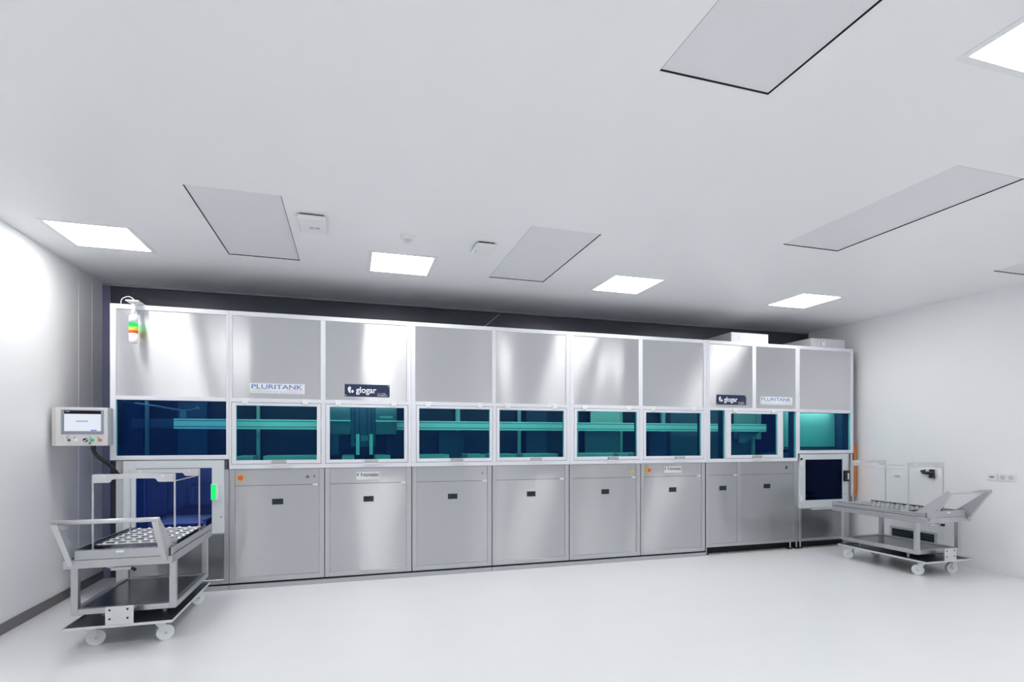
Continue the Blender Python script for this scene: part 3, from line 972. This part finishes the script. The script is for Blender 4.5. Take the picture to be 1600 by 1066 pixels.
ch.box(5.905, 5.915, CY + .06, 6.70, .612, 1.285)
ch.box(6.740, 6.752, CY + .06, 6.70, .612, 1.285)
ch.build('chamber', M['inner'], t)
cv = MB()
cv.box(5.93, 6.56, 6.30, 6.33, .66, .70)
for k in range(6):
    cv.cyl((5.98 + k * .1, 6.27, .672), (5.98 + k * .1, 6.30, .672), .012, 10)
cv.build('roller_bed', M['tube_light'], t)
for x in (5.93, 6.72):
    for y in (CY + .03, 6.60):
        ft = MB().cyl((x, y, .02), (x, y, .10), .008, 10).build('foot', M['tube_light'], t)
        MB().box(x - .024, x + .024, y - .02, y + .05, 0, .020, .004).build('pad', M['black'], ft)

# safety light curtain at the right end
t = thing('light_curtain', (6.87, 5.97, .70), 'tall orange safety light bar at the right end of the line', 'light bar')
MB().box(6.842, 6.897, 5.955, 5.995, .70, 1.425, .006, 2).build('housing', M['orange'], t)
MB().box(6.803, 6.8415, 5.95, 5.985, .70, 1.30, .002).build('mounting_bar', M['black'], t)
MB().box(6.774, 6.8025, 5.935, 5.98, .70, 1.30, .002).build('bracket', M['tube_light'], t)

# filter boxes on the roof
for a, b, y0, zt, lab in ((4.785, 5.380, 5.965, 2.913, 'white box on the roof of the line, left of the two'), (6.101, 6.696, 5.965, 2.906, 'grey box with a small label on the roof at the right end')):
    t = thing('filter_box', ((a + b) / 2, y0, ZT), lab, 'filter box', 'boxes on the machine roof')
    MB().box(a, b, y0, 6.74, ZT, zt, .004).build('housing', M['box'], t)
    MB().box(a + .01, b - .01, y0 + .01, 6.73, zt, zt + .003).build('lid', M['tube_light'], t)
    if a > 6:
        s = MB().box(6.235, 6.345, y0 - .003, y0, 2.810, 2.858).build('rating_label', M['white'], t)
        MB().box(6.255, 6.270, y0 - .004, y0 - .003, 2.815, 2.853).build('bar_mark', M['greyink'], s)
    else:
        MB().box(4.905, 4.915, y0 - .003, y0, 2.83, 2.88).build('catch', M['tube'], t)

# signal light
sx, sy = -1.948, 5.82
t = thing('signal_light', (sx, 5.87, ZT), 'hanging white signal light with glowing green, yellow and red bands', 'signal light')
MB().box(sx - .052, sx + .056, 5.775, 5.97, ZT + .0002, ZT + .012, .003).build('mounting_plate', M['white'], t)
MB().cyl((sx, sy, 2.655), (sx, sy, ZT + .001), .0155, 20).build('stem', M['white'], t, True)
MB().lathe([(.016, 2.664), (.030, 2.656), (.036, 2.640), (.036, 2.586)], sx, sy).build('upper_body', M['white'], t, True)
MB().lathe([(.036, 2.586), (.0365, 2.585), (.0365, 2.547), (.036, 2.546)], sx, sy).build('green_lens', M['glow_green'], t, True)
MB().lathe([(.036, 2.546), (.0365, 2.545), (.0365, 2.516), (.036, 2.515)], sx, sy).build('yellow_lens', M['amber'], t, True)
MB().lathe([(.036, 2.515), (.0365, 2.514), (.0365, 2.489), (.036, 2.488)], sx, sy).build('red_lens', M['redlens'], t, True)
MB().lathe([(.036, 2.488), (.036, 2.425), (.033, 2.410), (.026, 2.400), (.010, 2.398)], sx, sy).build('lower_body', M['white'], t, True)
MB().tube([(sx - .015, 5.90, ZT + .012), (sx - .03, 5.905, 2.83), (sx - .075, 5.92, 2.853), (sx - .13, 5.94, 2.835), (sx - .15, 5.96, 2.80), (sx - .15, 5.98, ZT)], .004).build('cable', M['white'], t, True)

# control panel on the left end
t = thing('control_panel', (-2.33, 5.75, 1.445), 'steel control panel with lit screen and buttons beside the left end', 'control panel')
y = 5.70
MB().prism([(-2.546, 5.74, 1.445), (-2.497, y, 1.445), (-2.120, y, 1.445), (-2.112, y + .01, 1.445), (-2.112, 5.80, 1.445), (-2.546, 5.80, 1.445)], (0, 0, .343)).build('housing', M['hmi'], t)
b = MB().box(-2.459, -2.137, y - .006, y, 1.547, 1.766, .004).build('bezel', M['bezel'], t)
MB().box(-2.433, -2.158, y - .0075, y - .006, 1.575, 1.728).build('screen', M['screen'], b)
MB().box(-2.433, -2.158, y - .0075, y - .006, 1.728, 1.757).build('title_bar', M['screen_dark'], b)
MB().box(-2.425, -2.392, y - .0083, y - .0076, 1.744, 1.752).build('title_mark', M['bezel'], b)
MB().box(-2.345, -2.255, y - .0083, y - .0076, 1.656, 1.670).build('screen_text', M['screen_blue'], b)
MB().box(-2.235, -2.19, y - .0083, y - .0076, 1.577, 1.587).build('screen_button', M['screen_foot'], b)
for x, m, lab in ((-2.400, 'ink', 'black key switch'), (-2.345, 'white', 'white push button'), (-2.225, 'green', 'green push button'), (-2.165, 'pink', 'red-brown push button')):
    mat = {'green': pbr('green_button', (.02, .55, .22), .3, noise=.02), 'pink': pbr('brick_button', (.55, .25, .15), .3, noise=.02)}.get(m, M[m])
    bb = MB().cyl((x, y, 1.495), (x, y - .014, 1.495), .009 if m == 'ink' else .015, 18).build('button', mat, t)
    plabel(bb, lab)
    MB().box(x - .019, x - .013, y - .002, y, 1.512, 1.524).build('caption', M['ink'], bb)
k = MB().cyl((-2.275, y, 1.495), (-2.275, y - .016, 1.495), .017, 18).build('selector', M['black'], t)
MB().prism([(-2.298, y - .022, 1.478), (-2.290, y - .022, 1.472), (-2.252, y - .022, 1.500), (-2.256, y - .022, 1.506)], (0, .006, 0)).build('lever', M['hmi'], k)
MB().cyl((-2.243, y, 1.467), (-2.243, y - .008, 1.467), .007, 12).build('key_lock', M['ink'], t)
MB().box(-2.30, -2.113, 5.80, 5.83, 1.450, 1.785, .002).box(-2.24, -2.174, 5.83, 6.05, 1.455, 1.785, .002).build('mounting_bracket', M['tube_light'], t)
cn = MB().cyl((-2.245, 5.77, 1.4455), (-2.245, 5.77, 1.415), .021, 18).build('conduit', M['black'], t, True)
plabel(cn, 'black cable conduit running down to the machine')
MB().tube([(-2.245, 5.77, 1.42), (-2.238, 5.77, 1.385), (-2.205, 5.78, 1.335), (-2.15, 5.80, 1.285), (-2.12, 5.84, 1.235), (-2.105, 5.90, 1.18), (-2.105, 5.95, 1.15)], .0165, 16).build('hose', M['black'], cn, True)

# ------------------------------------------------------------------ transfer carts
def caster(x, y, ang, parent, ox, oy):
    ca, sa = math.cos(ang), math.sin(ang)
    def R(px, py, pz):
        return (ox + x + px * ca - py * sa, oy + y + px * sa + py * ca, pz)
    def rb(mb, a, b, c, d, e0, f0, tilt=0):
        # box rotated about the swivel axis
        pts = [R(a, c, e0), R(b, c, e0), R(b, d, e0), R(a, d, e0)]
        return mb.prism(pts, (0, 0, f0 - e0))
    cst = MB()
    cst.cyl(R(0, 0, .135), R(0, 0, .158), .030, 20)
    rb(cst, -.045, .045, -.040, .040, .150, .160)
    for s in (-1, 1):
        a = [R(s * .0235, -.032, .140), R(s * .0235, .030, .140), R(s * .0235, .052, .055), R(s * .0235, .022, .048)]
        cst.prism(a, Vector(R(s * .0275, 0, 0)) - Vector(R(s * .0235, 0, 0)))
    rb(cst, -.0275, .0275, -.032, .030, .132, .140)
    cc = cst.build('caster', M['caster'], parent)
    w = MB()
    c0, c1 = R(-.018, .035, .058), R(.018, .035, .058)
    w.cyl(c0, c1, .058, 32)
    w.build('wheel', M['caster'], cc)
    MB().cyl(R(-.030, .035, .058), R(.030, .035, .058), .010, 12).build('axle', M['tube'], cc)
    return cc

def cart(xc, y0, label, angs):
    t = thing('transfer_cart', (xc, y0, 0), label, 'cart', 'stainless transfer carts')
    W = .332
    X = lambda v: xc + v
    Y = lambda v: y0 + v
    # base plate on casters
    bp = MB().box(X(-.335), X(.335), Y(.0), Y(1.10), .160, .164).build('base_plate', M['dark_sheet'], t)
    e_ = MB()
    e_.box(X(-.337), X(.337), Y(-.004), Y(0), .158, .178, .001)
    e_.box(X(-.337), X(.337), Y(1.10), Y(1.104), .158, .178, .001)
    e_.box(X(-.337), X(-.335), Y(0), Y(1.10), .158, .178)
    e_.box(X(.335), X(.337), Y(0), Y(1.10), .158, .178)
    e_.build('rim', M['tube_light'], bp)
    for (cx, cy), a in zip(((-.225, .13), (.225, .10), (-.225, 1.0), (.225, 1.0)), angs):
        caster(cx, cy, a, t, xc, y0)
    # spacers between base and frame
    for sx_ in (-.2, .2):
        for sy_ in (.3, .9):
            MB().cyl((X(sx_), Y(sy_), .164), (X(sx_), Y(sy_), .236), .016, 12).build('spacer', M['tube'], t)
    # box frame
    s = .044
    f = MB()
    ya, yb = .10, 1.06
    for sx_ in (-1, 1):
        x_in, x_out = (W - s) * sx_, W * sx_
        a, b = min(x_in, x_out), max(x_in, x_out)
        f.box(X(a), X(b), Y(ya + s), Y(yb - s), .236, .278, .002)
    f.box(X(-W + s), X(W - s), Y(ya), Y(ya + s), .236, .278, .002)
    f.box(X(-W + s), X(W - s), Y(yb - s), Y(yb), .236, .278, .002)
    f.build('lower_frame', M['tube'], t)
    for sx_ in (-1, 1):
        for yy in (ya, yb - s):
            a, b = min((W - s) * sx_, W * sx_), max((W - s) * sx_, W * sx_)
            MB().box(X(a), X(b), Y(yy), Y(yy + s), .236, .600, .002).build('leg', M['tube'], t)
    MB().box(X(-W + s - .004), X(W - s + .004), Y(ya + s - .004), Y(yb - s + .004), .262, .267).build('shelf', M['sheet'], t)
    # table frame
    f = MB()
    for sx_ in (-1, 1):
        a, b = sorted(((W - .030) * sx_, (W + .002) * sx_))
        f.box(X(a), X(b), Y(.05), Y(1.19), .590, .648, .002)
    f.box(X(-W - .002), X(W + .002), Y(0), Y(.05), .590, .648, .002)
    f.box(X(-W + .03), X(W - .03), Y(1.15), Y(1.19), .600, .648, .002)
    f.build('table_frame', M['tube'], t)
    for sx_ in (-1, 1):
        a, b = sorted(((W - .012) * sx_, (W - .002) * sx_))
        c, d = sorted(((W - .050) * sx_, (W - .002) * sx_))
        MB().box(X(a), X(b), Y(.02), Y(1.20), .649, .704, .002).box(X(c), X(d), Y(.08), Y(1.20), .649, .656).build('side_rail', M['tube'], t)
    MB().box(X(-W + .06), X(W - .06), Y(.012), Y(.020), .649, .712, .001).box(X(-W + .06), X(W - .06), Y(.020), Y(.06), .706, .712, .001).build('end_plate', M['tube'], t)
    MB().box(X(-W + .013), X(W - .013), Y(.06), Y(1.19), .650, .657).build('tray', pbr('tray_sheet', (.22, .24, .31), .25, metal=1.0, noise=.05) if 'tray_sheet' not in bpy.data.materials else bpy.data.materials['tray_sheet'], t)
    MB().box(X(-.02), X(.03), Y(.004), Y(.012), .690, .706, .001).build('label_plate', M['white'], t)
    # skate-wheel roller bars
    for k in range(7):
        yy = .39 + k * .120
        r = MB().box(X(-W + .052), X(W - .052), Y(yy - .012), Y(yy + .012), .683, .694, .002)
        for q in range(7):
            xx = -.24 + q * .080
            r.cyl((X(xx - .010), Y(yy + .020), .688), (X(xx + .010), Y(yy + .020), .688), .0125, 12)
        r.build('roller_bar', M['tube_light'], t)
    for sx_ in (-1, 1):
        a, b = sorted(((W - .052) * sx_, (W - .046) * sx_))
        MB().box(X(a), X(b), Y(.32), Y(1.16), .657, .705, .001).build('roller_rail', M['sheet'], t)
    # push handle: bar on two tapered plates
    h = MB().cyl((X(-.316), Y(-.205), .945), (X(.316), Y(-.205), .945), .0165, 20).build('handle', M['handle'], t, True)
    for sx_ in (-1, 1):
        a = .306 * sx_
        pl = MB()
        prof = [(X(a), Y(.02), .600), (X(a), Y(.165), .700), (X(a), Y(.125), .712), (X(a), Y(-.188), .955), (X(a), Y(-.222), .952), (X(a), Y(-.222), .930)]
        pl.prism(prof, (.005 * sx_, 0, 0))
        # folded front flange
        d = -.034 * sx_
        pl.prism([(X(a), Y(-.004), .610), (X(a + d), Y(-.004), .610), (X(a + d), Y(-.222), .932), (X(a), Y(-.222), .932)], (0, .004, .004))
        pl.build('arm', M['handle'], h)
    # coupling plate at the front
    c = MB().box(X(-.080), X(.095), Y(-.012), Y(-.004), .178, .310, .008, 2).build('coupling_plate', M['tube_light'], t)
    for bx in (-.052, .058):
        for bz in (.222, .285):
            MB().cyl((X(bx), Y(-.015), bz), (X(bx), Y(-.0115), bz), .0075, 10).build('bolt', M['ink'], c)
    MB().box(X(-.06), X(.075), Y(-.004), Y(.10), .262, .272).box(X(-.06), X(.075), Y(-.004), Y(.02), .180, .262).build('coupling_bracket', M['tube'], t)
    # latch lever under the table
    l = MB().box(X(-.10), X(.05), Y(.13), Y(.145), .535, .562, .004).box(X(-.11), X(-.07), Y(.10), Y(.20), .562, .590, .003).build('latch_lever', M['tube_light'], t)
    MB().cyl((X(.045), Y(.12), .545), (X(.068), Y(.09), .545), .013, 14).build('knob', M['black'], l)
    return t

def carrier(xc, y0, label):
    """open frame standing on the cart's tray"""
    t = thing('carrier_frame', (xc, y0, .657), label, 'carrier frame', 'open carrier frames on the carts')
    ya, yb, hw = .235, .935, .268
    X = lambda v: xc + v
    Y = lambda v: y0 + v
    for sx_ in (-1, 1):
        for yy in (ya, yb):
            MB().box(X(hw * sx_ - .0055), X(hw * sx_ + .0055), Y(yy - .0055), Y(yy + .0055), .657, 1.236, .001).build('post', M['handle'], t)
    for yy in (ya, yb):
        b = MB()
        y1 = Y(yy) - .009
        lobe = lambda s_: [(X(s_ * .262), y1, 1.236), (X(s_ * .262), y1, 1.176), (X(s_ * .165), y1, 1.176), (X(s_ * .152), y1, 1.183), (X(s_ * .146), y1, 1.196), (X(s_ * .134), y1, 1.204), (X(s_ * .05), y1, 1.205), (X(s_ * .05), y1, 1.236)]
        b.prism(lobe(-1), (0, .003, 0))
        b.prism(lobe(1), (0, .003, 0))
        b.box(X(-.05), X(.05), y1, y1 + .003, 1.205, 1.236)
        b.box(X(-.268), X(.268), y1, y1 + .026, 1.236, 1.2395)
        b = b.build('top_bar', M['tube_light'], t)
        for q in (-.19, .19):
            MB().cyl((X(q), y1 - .008, 1.222), (X(q), y1, 1.222), .010, 14).build('stud', M['white'], b)
            MB().prism([(X(q - .02), y1 + .003, 1.2), (X(q + .03), y1 + .003, 1.2), (X(q + .012), y1 + .003, 1.18)], (0, .03, 0)).build('gusset', M['tube'], b)
    for sx_ in (-1, 1):
        MB().cyl((X(hw * sx_), Y(ya), 1.180), (X(hw * sx_), Y(yb), 1.180), .0045, 10).build('side_rod', M['handle'], t)
    return t

cart(-1.597, 4.50, 'stainless transfer cart by the left wall in front of the loading station', (-1.25, -1.05, -.9, -.8))
carrier(-1.577, 4.50, 'open carrier frame standing on the left cart')
cart(6.270, 4.285, 'stainless transfer cart by the right wall beside the unloading station', (.62, 1.25, .35, .8))
carrier(6.255, 4.285, 'open carrier frame standing on the right cart')

# ------------------------------------------------------------------ right wall fittings
t = thing('air_grille', (XR, 5.19, .08), 'dark return air grille low on the right wall behind the cart', 'air grille')
g = MB()
for a, b, c, d in ((4.885, 5.495, .318, .345), (4.885, 5.495, .03, .06), (4.885, 4.915, .06, .318), (5.465, 5.495, .06, .318)):
    g.box(XR - .014, XR, a, b, c, d, .002)
g.build('frame', M['box'], t)
MB().box(XR - .003, XR, 4.915, 5.465, .06, .318).build('opening', M['recess'], t)
sl = MB()
for k in range(7):
    z = .078 + k * .034
    sl.prism([(XR - .012, 4.915, z), (XR - .003, 4.915, z + .012), (XR - .003, 4.915, z + .014), (XR - .012, 4.915, z + .002)], (0, .55, 0))
sl.build('louvre', M['recess'], t)

def socket(ya, yb, za, zb, label, kind):
    t = thing('wall_socket', (XR, (ya + yb) / 2, za), label, 'wall socket', 'sockets on the right wall')
    MB().box(XR - .012, XR, ya, yb, za, zb, .004, 2).build('cover_plate', M['white'], t)
    yc, zc = (ya + yb) / 2, (za + zb) / 2
    if kind == 'data':
        MB().box(XR - .014, XR - .012, yc - .022, yc + .022, zc - .008, zc + .008, .001).build('port', M['greyink'], t)
    elif kind == 'double':
        for q in (yc - .04, yc + .04):
            MB().cyl((XR - .014, q, zc), (XR - .012, q, zc), .026, 20).build('outlet', M['box'], t)
    else:
        MB().box(XR - .016, XR - .012, yc - .03, yc + .03, zc - .012, zc + .012, .002).build('outlet', M['box'], t)
    return t
socket(4.236, 4.338, 1.037, 1.117, 'small white data socket, left of the double socket on the right wall', 'data')
socket(4.056, 4.228, 1.037, 1.117, 'white double power socket on the right wall', 'double')
socket(5.340, 5.446, 1.000, 1.040, 'faint white socket seen between the right carrier posts', 'plain')
socket(4.880, 5.085, 1.055, 1.135, 'white socket with black plugs, behind the right carrier frame', 'plain')
t = thing('power_plug', (XR - .016, 4.93, 1.03), 'black power plug with upright block in the wall socket at right', 'plug', 'black plugs behind the right cart')
MB().box(XR - .055, XR - .012, 4.903, 4.955, 1.020, 1.090, .006, 2).build('body', M['black'], t)
MB().box(XR - .050, XR - .012, 4.905, 4.955, 1.100, 1.128, .005, 2).build('plug_head', M['black'], t)
t = thing('power_plug', (XR - .016, 5.02, 1.09), 'black rounded power plug left of the upright block plug', 'plug', 'black plugs behind the right cart')
MB().tube([(XR - .035, 4.962, 1.085), (XR - .045, 4.995, 1.080), (XR - .045, 5.03, 1.085), (XR - .032, 5.055, 1.102)], .016, 14).build('body', M['black'], t, True)
MB().cyl((XR - .040, 5.03, 1.095), (XR - .012, 5.03, 1.112), .012, 12).build('plug_head', M['black'], t)

# ------------------------------------------------------------------ world, camera, view
w = bpy.data.worlds.new('world')
bpy.context.scene.world = w
w.use_nodes = True
w.node_tree.nodes['Background'].inputs[0].default_value = (.8, .85, .9, 1)
w.node_tree.nodes['Background'].inputs[1].default_value = .05

cd = bpy.data.cameras.new('camera')
cd.sensor_width = 36
cd.lens = 841.7 / 1600 * 36
cd.shift_y = (687.0 - 533.0) / 1600
cd.clip_start = .05
cam = bpy.data.objects.new('camera', cd)
C.objects.link(cam)
cam.location = (0, 0, 1.5)
cam.rotation_euler = (PI / 2, 0, -.2896)
bpy.context.scene.camera = cam

sc = bpy.context.scene
sc.view_settings.view_transform = 'Standard'
sc.view_settings.look = 'None'
sc.view_settings.exposure = 0.0
sc.view_settings.gamma = 1.0
sc.view_settings.use_curve_mapping = False
sc.cycles.max_bounces = 14
sc.cycles.diffuse_bounces = 8
sc.cycles.glossy_bounces = 6
sc.cycles.transparent_max_bounces = 16
sc.cycles.sample_clamp_indirect = 8
